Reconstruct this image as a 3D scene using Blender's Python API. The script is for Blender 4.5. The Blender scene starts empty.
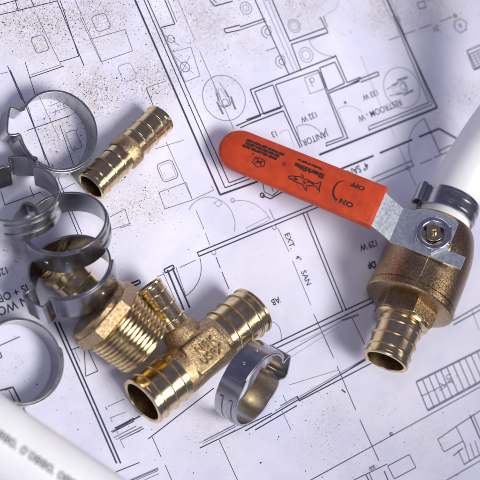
import bpy, bmesh, math, random
from mathutils import Vector, Matrix, noise
random.seed(7)
S = bpy.context.scene
COL = S.collection
R_ = math.radians

# ------------------------------------------------------------------ camera (1 unit = 1 cm)
F_PX, DIST, TILT, AZ = 1590.0, 85.0, R_(28), R_(23.4)
E1 = Vector((math.cos(TILT), 0, math.sin(TILT)))
E2 = Vector((0, 1, 0))
TOWARD = Vector((-math.sin(TILT), 0, math.cos(TILT)))
CR = math.cos(AZ) * E1 - math.sin(AZ) * E2        # image right
CU = math.sin(AZ) * E1 + math.cos(AZ) * E2        # image up
CPOS = TOWARD * DIST
cd = bpy.data.cameras.new('camera'); cam = bpy.data.objects.new('camera', cd); COL.objects.link(cam)
cam.matrix_world = Matrix(((CR.x, CU.x, TOWARD.x, CPOS.x), (CR.y, CU.y, TOWARD.y, CPOS.y),
                           (CR.z, CU.z, TOWARD.z, CPOS.z), (0, 0, 0, 1)))
cd.sensor_width = 36; cd.lens = F_PX / 480 * 36
cd.clip_start = 1; cd.clip_end = 2000
cd.dof.use_dof = True; cd.dof.focus_distance = 82.5; cd.dof.aperture_fstop = 0.095
S.camera = cam

# ------------------------------------------------------------------ light
W = bpy.data.worlds.new('World'); S.world = W; W.use_nodes = True
W.node_tree.nodes['Background'].inputs[0].default_value = (0.42, 0.41, 0.72, 1)
W.node_tree.nodes['Background'].inputs[1].default_value = 0.27
def area(name, loc, target, sx, sy, power, col, spread=180):
    l = bpy.data.lights.new(name, 'AREA'); l.shape = 'RECTANGLE'; l.size = sx; l.size_y = sy
    l.energy = power; l.color = col; l.spread = R_(spread)
    o = bpy.data.objects.new(name, l); COL.objects.link(o); o.location = loc
    o.rotation_euler = (Vector(target) - Vector(loc)).to_track_quat('-Z', 'Y').to_euler()
area('window_softbox', (20, -44, 82), (-3, 11, 0), 60, 44, 11500, (1, 0.965, 0.91), 43)
area('ceiling_softbox', (-34, 26, 94), (0, 4, 0), 24, 24, 2300, (0.93, 0.95, 1), 80)
area('reflection_strip', (-68, -42, 44), (0, 0, 0), 9, 44, 9000, (0.92, 0.94, 1))  # added strip lamp, puts bright bands into the brass reflections
area('back_reflection_strip', (60, 56, 44), (0, 0, 0), 40, 9, 12000, (1, 0.96, 0.92))  # second added strip at the back, more streaks for the metal to reflect
S.view_settings.view_transform = 'Standard'; S.view_settings.look = 'None'
S.view_settings.exposure = 0.0; S.view_settings.gamma = 1.0
S.render.engine = 'CYCLES'

# ------------------------------------------------------------------ pixel -> world
def px(x, y, z=0.0):
    d = CR * (x - 240) / F_PX - CU * (y - 240) / F_PX - TOWARD
    t = (CPOS.z - z) / -d.z
    return CPOS + d * t
def imgdir(x, y):                                   # image vector (y down) -> world vector in the image plane
    return CR * x - CU * y
def scale_at(p):                                    # px per cm at a world point
    return F_PX / ((CPOS - Vector(p)).dot(TOWARD))

# ------------------------------------------------------------------ materials
def mat(name, base, metallic=0.0, rough=0.5):
    m = bpy.data.materials.new(name); m.use_nodes = True
    b = m.node_tree.nodes['Principled BSDF']
    b.inputs['Base Color'].default_value = (*base, 1); b.inputs['Metallic'].default_value = metallic
    b.inputs['Roughness'].default_value = rough
    return m, m.node_tree, b
def nd(nt, typ, **kw):
    n = nt.nodes.new(typ)
    for k, v in kw.items():
        if hasattr(n, k): setattr(n, k, v)
        else: n.inputs[k].default_value = v
    return n
def coords(nt, obj=True):
    t = nt.nodes.new('ShaderNodeTexCoord'); return t.outputs['Object' if obj else 'Generated']
def noise_tex(nt, scale, detail=4, rough=0.6, vec=None):
    n = nd(nt, 'ShaderNodeTexNoise'); n.inputs['Scale'].default_value = scale
    n.inputs['Detail'].default_value = detail; n.inputs['Roughness'].default_value = rough
    nt.links.new(vec if vec else coords(nt), n.inputs['Vector']); return n
def ramp(nt, src, stops):
    r = nt.nodes.new('ShaderNodeValToRGB'); nt.links.new(src, r.inputs[0])
    e = r.color_ramp.elements
    while len(e) < len(stops): e.new(0.5)
    for q, (p, c) in zip(e, stops):
        q.position = p; q.color = (*c, 1) if len(c) == 3 else c
    return r
def bump(nt, b, src, dist, strength=1.0, prev=None):
    n = nt.nodes.new('ShaderNodeBump'); n.inputs['Strength'].default_value = strength
    n.inputs['Distance'].default_value = dist; nt.links.new(src, n.inputs['Height'])
    if prev: nt.links.new(prev.outputs[0], n.inputs['Normal'])
    nt.links.new(n.outputs[0], b.inputs['Normal']); return n
def g(v): return (v, v, v)

def metal(name, c1, c2, r1, r2, nscale, bumps, fine=0.0):
    m, nt, b = mat(name, c1, 1.0, r1)
    n = noise_tex(nt, nscale, 6, 0.65)
    c = ramp(nt, n.outputs[0], [(0.36, c2), (0.62, c1)]); nt.links.new(c.outputs[0], b.inputs['Base Color'])
    n2 = noise_tex(nt, nscale * 2.3, 5, 0.7)
    r = ramp(nt, n2.outputs[0], [(0.35, g(r1)), (0.7, g(r2))]); nt.links.new(r.outputs[0], b.inputs['Roughness'])
    prev = None
    for s, d in bumps:
        nn = noise_tex(nt, s, 5, 0.6); prev = bump(nt, b, nn.outputs[0], d, 1.0, prev)
    return m
BRASS = metal('machined_brass', (0.82, 0.68, 0.40), (0.64, 0.50, 0.28), 0.09, 0.20, 2.2, [(2.5, 0.006), (60, 0.0025)])
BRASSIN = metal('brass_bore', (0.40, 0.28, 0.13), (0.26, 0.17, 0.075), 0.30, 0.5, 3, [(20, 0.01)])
CAST = metal('cast_brass', (0.60, 0.445, 0.25), (0.33, 0.225, 0.12), 0.18, 0.31, 9, [(7, 0.014), (28, 0.014)])
CASTDARK = metal('cast_brass_valve', (0.54, 0.385, 0.21), (0.30, 0.20, 0.11), 0.17, 0.29, 8.0, [(5, 0.012), (34, 0.008)])
CASTHI = metal('rubbed_cast_brass', (0.72, 0.55, 0.32), (0.55, 0.40, 0.22), 0.26, 0.38, 9, [(20, 0.004)])
STEEL = metal('stainless_band', (0.53, 0.53, 0.54), (0.40, 0.40, 0.42), 0.16, 0.28, 0.8, [(1.2, 0.010), (60, 0.0015)])
ZINC = metal('zinc_plate', (0.72, 0.76, 0.80), (0.60, 0.65, 0.71), 0.34, 0.48, 3.0, [(1.5, 0.008)])
CHROME = metal('chrome_nut', (0.64, 0.64, 0.67), (0.5, 0.5, 0.54), 0.16, 0.28, 3.0, [(8, 0.008)])

def paper_mat():
    m, nt, b = mat('blueprint_paper', (0.76, 0.765, 0.86), 0, 0.62)
    n = noise_tex(nt, 0.22, 5, 0.6)
    c = ramp(nt, n.outputs[0], [(0.35, (0.63, 0.635, 0.81)), (0.62, (0.735, 0.73, 0.845))])
    # rusty, gritty stains on the paper where dirt was rubbed in
    n2 = noise_tex(nt, 7.0, 8, 0.8)
    spk = ramp(nt, n2.outputs[0], [(0.47, g(0)), (0.64, g(1))])
    tc = coords(nt)
    acc = None
    for (x, y, r, a) in STAINS:
        p = px(x, y)
        d = nd(nt, 'ShaderNodeVectorMath', operation='DISTANCE'); nt.links.new(tc, d.inputs[0]); d.inputs[1].default_value = (p.x, p.y, 0)
        mr = nd(nt, 'ShaderNodeMapRange'); mr.interpolation_type = 'SMOOTHSTEP'
        nt.links.new(d.outputs['Value'], mr.inputs[0])
        mr.inputs[1].default_value = 0; mr.inputs[2].default_value = r / 18.5; mr.inputs[3].default_value = a; mr.inputs[4].default_value = 0
        if acc is None: acc = mr.outputs[0]
        else:
            mx = nd(nt, 'ShaderNodeMath', operation='MAXIMUM'); nt.links.new(acc, mx.inputs[0]); nt.links.new(mr.outputs[0], mx.inputs[1]); acc = mx.outputs[0]
    mul = nd(nt, 'ShaderNodeMath', operation='MULTIPLY'); nt.links.new(acc, mul.inputs[0]); nt.links.new(spk.outputs[0], mul.inputs[1])
    mix = nd(nt, 'ShaderNodeMix', data_type='RGBA'); nt.links.new(mul.outputs[0], mix.inputs[0])
    nt.links.new(c.outputs[0], mix.inputs[6]); mix.inputs[7].default_value = (0.36, 0.29, 0.25, 1)
    n5 = noise_tex(nt, 1.1, 7, 0.7); pw_ = ramp(nt, n5.outputs[0], [(0.40, g(0)), (0.68, g(0.75))])
    m5 = nd(nt, 'ShaderNodeMath', operation='MULTIPLY'); nt.links.new(acc, m5.inputs[0]); nt.links.new(pw_.outputs[0], m5.inputs[1])
    mix2 = nd(nt, 'ShaderNodeMix', data_type='RGBA'); nt.links.new(m5.outputs[0], mix2.inputs[0])
    nt.links.new(mix.outputs[2], mix2.inputs[6]); mix2.inputs[7].default_value = (0.52, 0.46, 0.44, 1)
    nt.links.new(mix2.outputs[2], b.inputs['Base Color'])
    n6 = noise_tex(nt, 0.35, 3, 0.5); p0 = bump(nt, b, n6.outputs[0], 0.35, 0.6)
    n3 = noise_tex(nt, 3, 6, 0.7); p1 = bump(nt, b, n3.outputs[0], 0.02, 0.5, p0)
    n4 = noise_tex(nt, 40, 3, 0.6); bump(nt, b, n4.outputs[0], 0.004, 0.6, p1)
    return m
# px centre, radius px, amount
STAINS = [(35, 25, 75, 0.9), (95, 15, 70, 0.8), (95, 92, 50, 0.95), (150, 78, 45, 0.95), (165, 40, 40, 0.6), (205, 20, 55, 0.8),
          (300, 5, 55, 0.7), (250, 40, 40, 0.45), (225, 80, 35, 0.5), (60, 135, 40, 0.9), (140, 205, 40, 0.7), (120, 215, 35, 0.5),
          (325, 420, 40, 0.35), (315, 450, 40, 0.2), (385, 15, 50, 0.7), (440, 15, 45, 0.6), (465, 95, 35, 0.55), (445, 135, 40, 0.5),
          (15, 250, 45, 0.5), (160, 190, 40, 0.35), (370, 470, 60, 0.25), (210, 430, 50, 0.3), (430, 450, 60, 0.3)]
PAPER = paper_mat()
def ink_mat(name, c, c2):
    m, nt, b = mat(name, c, 0, 0.6)
    n = noise_tex(nt, 6, 5, 0.7)
    r = ramp(nt, n.outputs[0], [(0.4, c), (0.72, c2)]); nt.links.new(r.outputs[0], b.inputs['Base Color']); return m
INK = ink_mat('ink_black', (0.012, 0.013, 0.045), (0.06, 0.06, 0.12))
INKG = ink_mat('ink_grey', (0.13, 0.13, 0.22), (0.26, 0.26, 0.36))
INKL = ink_mat('ink_faint', (0.30, 0.30, 0.39), (0.44, 0.44, 0.53))
GRITM, _nt, _b = mat('grit', (0.07, 0.055, 0.05), 0, 0.8)
_n = nd(_nt, 'ShaderNodeTexNoise'); _n.inputs['Scale'].default_value = 3
_nt.links.new(coords(_nt), _n.inputs['Vector'])
_r = ramp(_nt, _n.outputs[0], [(0.35, (0.06, 0.055, 0.06)), (0.65, (0.27, 0.20, 0.155))]); _nt.links.new(_r.outputs[0], _b.inputs['Base Color'])
def vinyl():
    m, nt, b = mat('orange_vinyl', (0.62, 0.058, 0.012), 0, 0.42)
    n = noise_tex(nt, 1.6, 6, 0.65)
    r = ramp(nt, n.outputs[0], [(0.35, (0.46, 0.040, 0.010)), (0.65, (0.62, 0.064, 0.012))]); nt.links.new(r.outputs[0], b.inputs['Base Color'])
    n8 = noise_tex(nt, 9, 8, 0.75); gr = ramp(nt, n8.outputs[0], [(0.58, g(0)), (0.74, g(0.45))])
    mg = nd(nt, 'ShaderNodeMix', data_type='RGBA'); nt.links.new(gr.outputs[0], mg.inputs[0]); nt.links.new(r.outputs[0], mg.inputs[6]); mg.inputs[7].default_value = (0.22, 0.035, 0.016, 1)
    nt.links.new(mg.outputs[2], b.inputs['Base Color'])
    n2 = noise_tex(nt, 5, 5, 0.7)
    r2 = ramp(nt, n2.outputs[0], [(0.35, g(0.36)), (0.7, g(0.55))]); nt.links.new(r2.outputs[0], b.inputs['Roughness'])
    n3 = noise_tex(nt, 55, 4, 0.6); bump(nt, b, n3.outputs[0], 0.012, 0.8); b.inputs['Specular IOR Level'].default_value = 0.35
    return m
VINYL = vinyl()
PRINT, _nt, _b = mat('black_print', (0.035, 0.012, 0.012), 0, 0.5)
_n = noise_tex(_nt, 30, 4); _r = ramp(_nt, _n.outputs[0], [(0.4, (0.02, 0.01, 0.012)), (0.75, (0.10, 0.02, 0.015))]); _nt.links.new(_r.outputs[0], _b.inputs['Base Color'])
def pexm():
    m, nt, b = mat('white_pex', (0.90, 0.90, 0.92), 0, 0.4)
    n = noise_tex(nt, 1.2, 4); r = ramp(nt, n.outputs[0], [(0.3, (0.88, 0.885, 0.91)), (0.7, (0.92, 0.92, 0.935))])
    nt.links.new(r.outputs[0], b.inputs['Base Color'])
    b.inputs['Subsurface Weight'].default_value = 0.25; b.inputs['Subsurface Radius'].default_value = (0.5, 0.5, 0.5)
    n2 = noise_tex(nt, 8, 4); bump(nt, b, n2.outputs[0], 0.01, 0.5)
    return m
PEX = pexm()
PRINTG, _nt, _b = mat('grey_pipe_print', (0.08, 0.085, 0.10), 0, 0.5)
_n = noise_tex(_nt, 9, 4); _r = ramp(_nt, _n.outputs[0], [(0.4, (0.05, 0.055, 0.075)), (0.75, (0.20, 0.21, 0.24))]); _nt.links.new(_r.outputs[0], _b.inputs['Base Color'])
WOOD, _nt, _b = mat('table_wood', (0.24, 0.15, 0.08), 0, 0.5)
_n = noise_tex(_nt, 0.4, 8); _r = ramp(_nt, _n.outputs[0], [(0.3, (0.16, 0.09, 0.05)), (0.7, (0.30, 0.19, 0.10))]); _nt.links.new(_r.outputs[0], _b.inputs['Base Color'])

# ------------------------------------------------------------------ object helpers
def empty(name, label, cat, M=Matrix(), group=None):
    o = bpy.data.objects.new(name, None); COL.objects.link(o); o.matrix_world = M; o.empty_display_size = 0.5
    o['label'] = label; o['category'] = cat
    if group: o['group'] = group
    return o
def obj(name, bm, m, parent=None, smooth=30, bevel=0.0, label=None, mats=None):
    bmesh.ops.recalc_face_normals(bm, faces=bm.faces)
    me = bpy.data.meshes.new(name); bm.to_mesh(me); bm.free()
    if smooth is not None:
        for p in me.polygons: p.use_smooth = True
        me.set_sharp_from_angle(angle=R_(smooth))
    for q in (mats or [m]): me.materials.append(q)
    o = bpy.data.objects.new(name, me); COL.objects.link(o)
    if parent: o.parent = parent
    if bevel:
        b = o.modifiers.new('bevel', 'BEVEL'); b.width = bevel; b.segments = 2; b.limit_method = 'ANGLE'; b.angle_limit = R_(35); b.harden_normals = True
    if label: o['label'] = label
    return o
def frame(origin, xa, za):
    z = Vector(za).normalized(); x = Vector(xa); x = (x - z * x.dot(z)).normalized(); y = z.cross(x)
    return Matrix(((x.x, y.x, z.x, origin[0]), (x.y, y.y, z.y, origin[1]), (x.z, y.z, z.z, origin[2]), (0, 0, 0, 1)))
def lathe(bm, prof, n=64, M=None, a0=0.0):          # profile (x along axis, r), axis = local X
    rings = []
    for (x, r) in prof:
        ring = []
        for k in range(n):
            a = a0 + 2 * math.pi * k / n
            v = Vector((x, r * math.cos(a), r * math.sin(a)))
            ring.append(bm.verts.new(M @ v if M else v))
        rings.append(ring)
    for i in range(len(rings) - 1):
        for k in range(n):
            k2 = (k + 1) % n
            bm.faces.new((rings[i][k], rings[i][k2], rings[i + 1][k2], rings[i + 1][k]))
    return rings
def cap(bm, ring): bm.faces.new(ring)
def barb_prof(x0, x1, r, n, rim=True):
    """outer profile of a barbed tail from its root x0 to its open mouth x1, then the bore back inside"""
    L = x1 - x0; s = 1 if L > 0 else -1
    core = r * 0.93; P = [(x0, core)]
    pitch = abs(L) / (n + 0.55)
    for k in range(n):
        a = abs(L) * 0.0 + pitch * (k + 0.72)
        P += [(x0 + s * (a - 0.055), core), (x0 + s * (a - 0.03), r * .985), (x0 + s * (a - 0.012), r), (x0 + s * (a + 0.02), r), (x0 + s * (a + 0.045), r * .985), (x0 + s * (a + 0.07), core + 0.01 * r), (x0 + s * (a + pitch * .55), core)]
    P += [(x1 - s * 0.26, core), (x1 - s * 0.20, r * 0.985), (x1 - s * 0.07, r * 0.985), (x1 - s * 0.015, r * 0.95), (x1, r * 0.91), (x1, r * 0.84), (x1 - s * 0.05, r * 0.80)]
    return P
def bore(x1, s, r, depth): return [(x1 - s * 0.05, r * 0.80), (x1 - s * depth * 0.5, r * 0.79), (x1 - s * depth, r * 0.78)]
def add_barb(parent, x0, x1, r, n, M=None, name='barb'):
    bm = bmesh.new(); s = 1 if x1 > x0 else -1
    lathe(bm, barb_prof(x0, x1, r, n), 72, M)
    nb = len(bm.faces)
    rr = lathe(bm, bore(x1, s, r, abs(x1 - x0) * 0.95), 72, M); cap(bm, rr[-1])
    bmesh.ops.remove_doubles(bm, verts=bm.verts, dist=1e-4)
    bm.faces.ensure_lookup_table()
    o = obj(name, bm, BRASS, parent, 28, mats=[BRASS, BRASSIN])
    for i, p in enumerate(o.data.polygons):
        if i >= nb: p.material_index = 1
    return o
def hexprism(bm, x0, x1, R, a0=0.0, ch=0.06):
    prof = [(x0, R - ch * 1.6), (x0 + ch, R), (x1 - ch, R), (x1, R - ch * 1.6)]
    rr = lathe(bm, prof, 6, None, a0); cap(bm, rr[0]); cap(bm, rr[-1])
def box(bm, x0, x1, y0, y1, z0, z1, M=None):
    vs = [Vector((x, y, z)) for z in (z0, z1) for (x, y) in ((x0, y0), (x1, y0), (x1, y1), (x0, y1))]
    v = [bm.verts.new(M @ q if M else q) for q in vs]
    for f in ((0, 3, 2, 1), (4, 5, 6, 7), (0, 1, 5, 4), (1, 2, 6, 5), (2, 3, 7, 6), (3, 0, 4, 7)): bm.faces.new([v[i] for i in f])
def prism(bm, pts, z0, z1, M=None):
    a = [Vector((x, y, z0)) for x, y in pts]; b = [Vector((x, y, z1)) for x, y in pts]
    va = [bm.verts.new(M @ q if M else q) for q in a]; vb = [bm.verts.new(M @ q if M else q) for q in b]
    bm.faces.new(va[::-1]); bm.faces.new(vb); n = len(pts)
    for i in range(n): bm.faces.new((va[i], va[(i + 1) % n], vb[(i + 1) % n], vb[i]))
def text_mesh(s, size, extrude=0.0, space=1.0, shear=0.0, bold=0.0):
    c = bpy.data.curves.new('t', 'FONT'); c.body = s; c.size = size; c.align_x = 'CENTER'; c.align_y = 'CENTER'
    c.extrude = extrude; c.space_character = space; c.shear = shear; c.offset = bold; c.resolution_u = 3
    o = bpy.data.objects.new('t', c); COL.objects.link(o)
    dg = bpy.context.evaluated_depsgraph_get()
    me = bpy.data.meshes.new_from_object(o.evaluated_get(dg))
    bpy.data.objects.remove(o); bpy.data.curves.remove(c)
    return me
def add_text(bm, s, size, M, extrude=0.0, space=1.0, shear=0.0, sx=1.0, bold=0.0, warp=None, mi=0):
    me = text_mesh(s, size, extrude, space, shear, bold)
    n0 = len(bm.verts); f0 = len(bm.faces)
    bm.from_mesh(me); bpy.data.meshes.remove(me); bm.verts.ensure_lookup_table(); bm.faces.ensure_lookup_table()
    for v in bm.verts[n0:]:
        p = Vector((v.co.x * sx, v.co.y, v.co.z)); v.co = warp(p) if warp else M @ p
    for f in bm.faces[f0:]: f.material_index = mi

# ------------------------------------------------------------------ the paper
def wave(x, y):
    return 0.035 * math.sin(0.31 * x + 0.9) * math.sin(0.27 * y + 0.3) + 0.02 * math.sin(0.55 * (x - 0.6 * y))
bm = bmesh.new(); box(bm, -60, 60, -55, 55, -3.2, -0.12)
o = obj('table_top', bm, WOOD, None, None, 0.2); o['kind'] = 'structure'
bm = bmesh.new()
NX, NY, X0, X1, Y0, Y1 = 110, 100, -30, 32, -27, 27
gv = [[bm.verts.new((X0 + (X1 - X0) * i / NX, Y0 + (Y1 - Y0) * j / NY, 0)) for i in range(NX + 1)] for j in range(NY + 1)]
for r in gv:
    for v in r: v.co.z = wave(v.co.x, v.co.y)
for j in range(NY):
    for i in range(NX): bm.faces.new((gv[j][i], gv[j][i + 1], gv[j + 1][i + 1], gv[j + 1][i]))
low = [[bm.verts.new((v.co.x, v.co.y, v.co.z - 0.02)) for v in r] for r in gv]
for j in range(NY):
    for i in range(NX): bm.faces.new((low[j][i], low[j + 1][i], low[j + 1][i + 1], low[j][i + 1]))
rim_t = gv[0] + [r[-1] for r in gv[1:]] + gv[-1][-2::-1] + [r[0] for r in gv[-2:0:-1]]
rim_b = low[0] + [r[-1] for r in low[1:]] + low[-1][-2::-1] + [r[0] for r in low[-2:0:-1]]
for k in range(len(rim_t)):
    k2 = (k + 1) % len(rim_t); bm.faces.new((rim_t[k], rim_b[k], rim_b[k2], rim_t[k2]))
sheet = obj('blueprint_sheet', bm, PAPER, None, 60)
sheet['label'] = 'dirty white building plan sheet lying flat under all the fittings'; sheet['category'] = 'blueprint'

INKZ = 0.006
ink = bmesh.new()
PXCM = 1 / 18.5
layer = [0]
def seg(a, b, w, mi):
    a = Vector((a[0], a[1])); b = Vector((b[0], b[1])); d = b - a; L = d.length
    if L < 1e-5: return
    d /= L; n = Vector((-d.y, d.x)) * w * 0.5
    layer[0] += 1; dz = INKZ + (layer[0] % 40) * 0.00008
    k = max(1, int(L / 0.5)); pr = None
    for i in range(k + 1):
        p = a + d * (L * i / k)
        q = [ink.verts.new((p.x + s * n.x, p.y + s * n.y, wave(p.x + s * n.x, p.y + s * n.y) + dz)) for s in (-1, 1)]
        if pr: f = ink.faces.new((pr[0], q[0], q[1], pr[1])); f.material_index = mi
        pr = q
def L(x0, y0, x1, y1, w=1.0, mi=0, ext0=0, ext1=0):
    a = px(x0, y0); b = px(x1, y1); d = (b - a).normalized()
    seg(a - d * ext0, b + d * ext1, w * PXCM, mi)
def PL(pts, w=1.0, mi=0, close=False):
    q = list(pts) + ([pts[0]] if close else [])
    for (a, b) in zip(q[:-1], q[1:]): L(*a, *b, w, mi)
def CIRC(x, y, r, w=0.7, mi=1, a0=0, a1=360, n=40, rx=1.0):
    c = px(x, y); r = r * PXCM
    P = [(c.x + rx * r * math.cos(R_(a0 + (a1 - a0) * i / n)), c.y + r * math.sin(R_(a0 + (a1 - a0) * i / n))) for i in range(n + 1)]
    for a, b in zip(P[:-1], P[1:]): seg(a, b, w * PXCM, mi)
def ARC3(p0, p1, p2, w=0.7, mi=1, n=14):           # smooth curve through three image points
    P = []
    for i in range(n + 1):
        t = i / n
        P.append(tuple((1 - t) * (1 - 2 * t) * p0[k] + 4 * t * (1 - t) * p1[k] + t * (2 * t - 1) * p2[k] for k in (0, 1)))
    PL(P, w, mi)
def RRECT(x, y, w, h, lw=0.8, mi=1):
    c = px(x, y); w *= PXCM / 2; h *= PXCM / 2; q = min(w, h) * 0.3
    P = [(-w + q, -h), (w - q, -h), (w, -h + q), (w, h - q), (w - q, h), (-w + q, h), (-w, h - q), (-w, -h + q), (-w + q, -h)]
    for a, b in zip(P[:-1], P[1:]): seg((c.x + a[0], c.y + a[1]), (c.x + b[0], c.y + b[1]), lw * PXCM, mi)
def T(x, y, s, hpx, mode='B', mi=0, sx=0.85, rot=0.0, bold=0.004, al=0):
    """plan lettering: mode B reads along the long walls (upside down in the picture), A reads down the other way"""
    c = px(x, y); size = hpx * PXCM / 0.70
    if mode == 'B': r, u = Vector((-1, 0)), Vector((0, -1))
    else: r, u = Vector((0, -1)), Vector((1, 0))
    ca, sa = math.cos(rot), math.sin(rot)
    r, u = r * ca + u * sa, u * ca - r * sa
    off = al * 0.5 * len(s) * size * 0.55 * sx
    def warp(p):
        X = c.x + r.x * (p.x + off) + u.x * p.y; Y = c.y + r.y * (p.x + off) + u.y * p.y
        return Vector((X, Y, wave(X, Y) + INKZ + 0.004))
    add_text(ink, s, size, None, sx=sx, warp=warp, bold=bold, mi=mi)

# --- top left
L(57, 0, 84, 66, .9, 0, 3); L(60, 0, 79, 57, .8, 0, 3); L(75, 0, 103, 65, .6, 1, 3); L(37, 16, 62, 67, .6, 1)
L(29, 78, 64, 66, .8); L(31, 75, 60, 65, .6, 1); L(60, 62, 79, 56, .7)
PL([(90, 39.5), (125, 29.5), (132.5, 51), (101, 62)], .7, 1); L(80, 17, 101, 62, .6, 1)
RRECT(101, 22.5, 16, 16, .8, 1); RRECT(40, 44, 14, 16, .8, 1); RRECT(127, 72.5, 15, 17, .8, 2)
L(0, 5, 18, 0, .8, 0, 4, 0); L(0, 15, 57, 1, .8, 0, 4, 0); L(15, 0, 18, 10, .8, 0, 2); L(31, 0, 34, 6, .8, 0, 2)
L(10, 70, 24, 101, 1.0); L(7.5, 66, 22, 100, .8); L(25, 62, 37, 100, .7); L(0, 74, 8, 72, .6, 1, 3)
L(146, 88, 154, 108, .8); L(146, 88, 166, 81, .6, 1)
# --- inside ring 1 and below
L(24, 101, 49, 164, 1.0); L(27, 104, 46, 160, .8); L(27, 130.5, 70, 115.5, .7); L(37, 92, 60, 140, .5, 1); L(60, 125, 74, 166, .7)
RRECT(74, 140, 11, 18, .8, 1); PL([(50, 106), (62, 101), (65, 107)], .6, 1); L(52, 113, 68, 107, .6, 1)
PL([(1, 191), (5, 205), (41, 192)], .8); L(30, 186, 34, 197, .8); L(49, 164, 79, 236, .9); L(52, 164, 82, 234, .8)
L(61, 190, 75, 183, .7, 1); PL([(110, 217), (125, 209), (130, 225), (120, 228)], .7, 1); L(108, 231, 131, 223, .6, 1)
# --- thick party wall and the strip beside it
L(135, 0, 220, 195, 2.0, 0, 4); L(144, 0, 225, 188, 1.1, 0, 4); L(147.5, 0, 229, 183, 1.0, 0, 4)
L(219.6, 195, 262, 180, 2.0); L(225, 188, 255, 177, 1.1); L(229, 183, 250, 175, 1.1)
PL([(165, 0), (175, 24), (161, 27.5)], 1.1); L(165, -10, 165, 0, .8); L(168, 0, 177, 22, .7); L(179, 2, 195, 40, .6, 1, 2)
PL([(161, 28), (172, 52), (185, 82)], .7, 1); PL([(191, 47), (200, 76), (185, 82)], .7, 1); L(172, 52, 191, 47, .6, 1)
CIRC(185, 67, 5, .9, 1); PL([(176, 58), (194, 74)], .6, 1); PL([(180, 75), (190, 56)], .6, 1); CIRC(171, 39, 4, .8, 1); L(163, 34, 180, 46, .6, 1)
L(200, 52, 233.5, 129, .7, 1)
CIRC(224, 98, 23.6, .7, 1)
# wheelchair turning symbols
def chair_symbol(P0, ang):
    c = px(*P0)
    def q(x, y): return (c.x + PXCM * (x * math.cos(ang) - y * math.sin(ang)), c.y + PXCM * (x * math.sin(ang) + y * math.cos(ang)))
    def s(a, b, w, mi=1): seg(q(*a), q(*b), w * PXCM, mi)
    for sg in (-1, 1):
        s((-12, sg * 7.5), (2, sg * 8.5), 2.2); s((2, sg * 6), (10, sg * 5), 2.0, 1); s((10, sg * 5), (19, sg * 3.5), 1.3, 2); s((3, sg * 3), (13, sg * 1.5), .7, 2); s((-2, sg * 7.5), (-6, sg * 4), .8)
    s((-6, -4), (-6, 4), 1.2); s((-6, 4), (2, 6), .8); s((-6, -4), (2, -6), .8)
    for i in range(16):
        a, b = 2 * math.pi * i / 16, 2 * math.pi * (i + 1) / 16
        s((-1.5 + 3.4 * math.cos(a), 3.4 * math.sin(a)), (-1.5 + 3.4 * math.cos(b), 3.4 * math.sin(b)), .8)
chair_symbol((224.5, 101), R_(90))
# --- centre left
L(155, 149, 184, 140, .6, 1); L(166, 142, 192.5, 200, .7, 1); L(196, 210, 204, 229, .7, 1); L(205.5, 233, 210, 245, .7, 1); CIRC(214, 252.5, 2.2, .8, 1)
L(216, 257, 220.5, 268, .9); L(222, 272, 229, 289, .9)
RRECT(167.5, 171, 18, 19, .9, 1); RRECT(167.5, 171, 14, 15, .5, 2)
PL([(159, 192.5), (186, 182.5), (192.5, 200), (165, 209)], .7, 1, True); PL([(192.5, 200), (214, 190), (211, 186)], .6, 1)
CIRC(211, 223, 26, .9, 2, -40, 130); PL([(214, 203), (218, 207), (222, 204), (219, 200)], .6, 2, True); CIRC(232.5, 200.5, 2, .7, 1)
ARC3((231, 202), (252, 203), (270, 219), .8, 2); PL([(248, 231), (246, 228), (268, 217), (270, 220)], .7, 2, True)
# reference mark under the lever
PL([(262, 181), (264, 192), (272, 196), (279, 190), (277, 182)], 1.0); CIRC(262, 195.5, 2.2, 1.6, 0); PL([(262, 195.5), (270, 199), (284, 191)], 1.4); L(270, 183, 273, 192, .8)
# --- toilets, top
L(240, 27, 265, 18.5, 1.2); L(240, 30, 266, 21, .9); PL([(240, 25), (224, 29), (226, 33), (240, 30)], 1.2); PL([(210, 0), (215, 6), (233, 1)], 1.2); L(214, 0, 217, 3, .8, 0, 2)
L(255, 0, 289, 75, 1.2, 0, 4); L(263, 0, 294.5, 73, .6, 1, 4); L(272, 0, 290, 42, 1.3, 0, 4); L(291, 44, 301, 71, 1.2); L(268, 0, 298, 71, .5, 1, 4)
CIRC(294, 26, 7.2, .7, 1); CIRC(294, 26, 4.8, .6, 1); CIRC(306, 55, 8, .7, 1); CIRC(306, 55, 5, .6, 1); CIRC(246, 8, 6.5, .7, 1); CIRC(246, 8, 3.5, .6, 1)
CIRC(267, 32, 6.5, .9, 1, 20, 250); CIRC(268, 32, 3.5, 1.0, 1); CIRC(281, 62, 6.5, .9, 1, 20, 250); CIRC(282, 62, 3.5, 1.0, 1); L(266, 51, 276, 47.5, .9, 1)
L(290, 41, 325, 28, 1.3); L(291, 44.5, 328, 32.5, 1.2); PL([(320, 17), (328, 32.5)], 1.2); L(323, 16, 327.5, 27, .9)
ARC3((309, 40), (317, 51), (333, 56.5), .6, 1); L(309, 40, 328, 33, .6, 1); ARC3((326, 14), (338, 5), (334, -8), .5, 2)
L(250, 90, 336, 56, 1.4); PL([(336, 56), (347.5, 82.5), (361, 77)], 1.3); L(333, 58, 336, 55, 1.2)
PL([(254.5, 92), (272.5, 85), (281, 108), (263.5, 114.5)], 1.2, 0, True); L(250, 90, 260.5, 116, 1.3); L(250, 120, 260.5, 116, 1.4); L(250, 123.5, 283, 111, 1.5)
L(236, 126, 250, 120, 1.3); L(240, 128, 250, 123.5, 1.2)
L(283, 111, 300, 148, 1.3); L(275, 85, 302, 147, 1.2); L(275, 85, 318, 70, 1.2); L(318, 70, 344, 137, 1.3)
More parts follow.
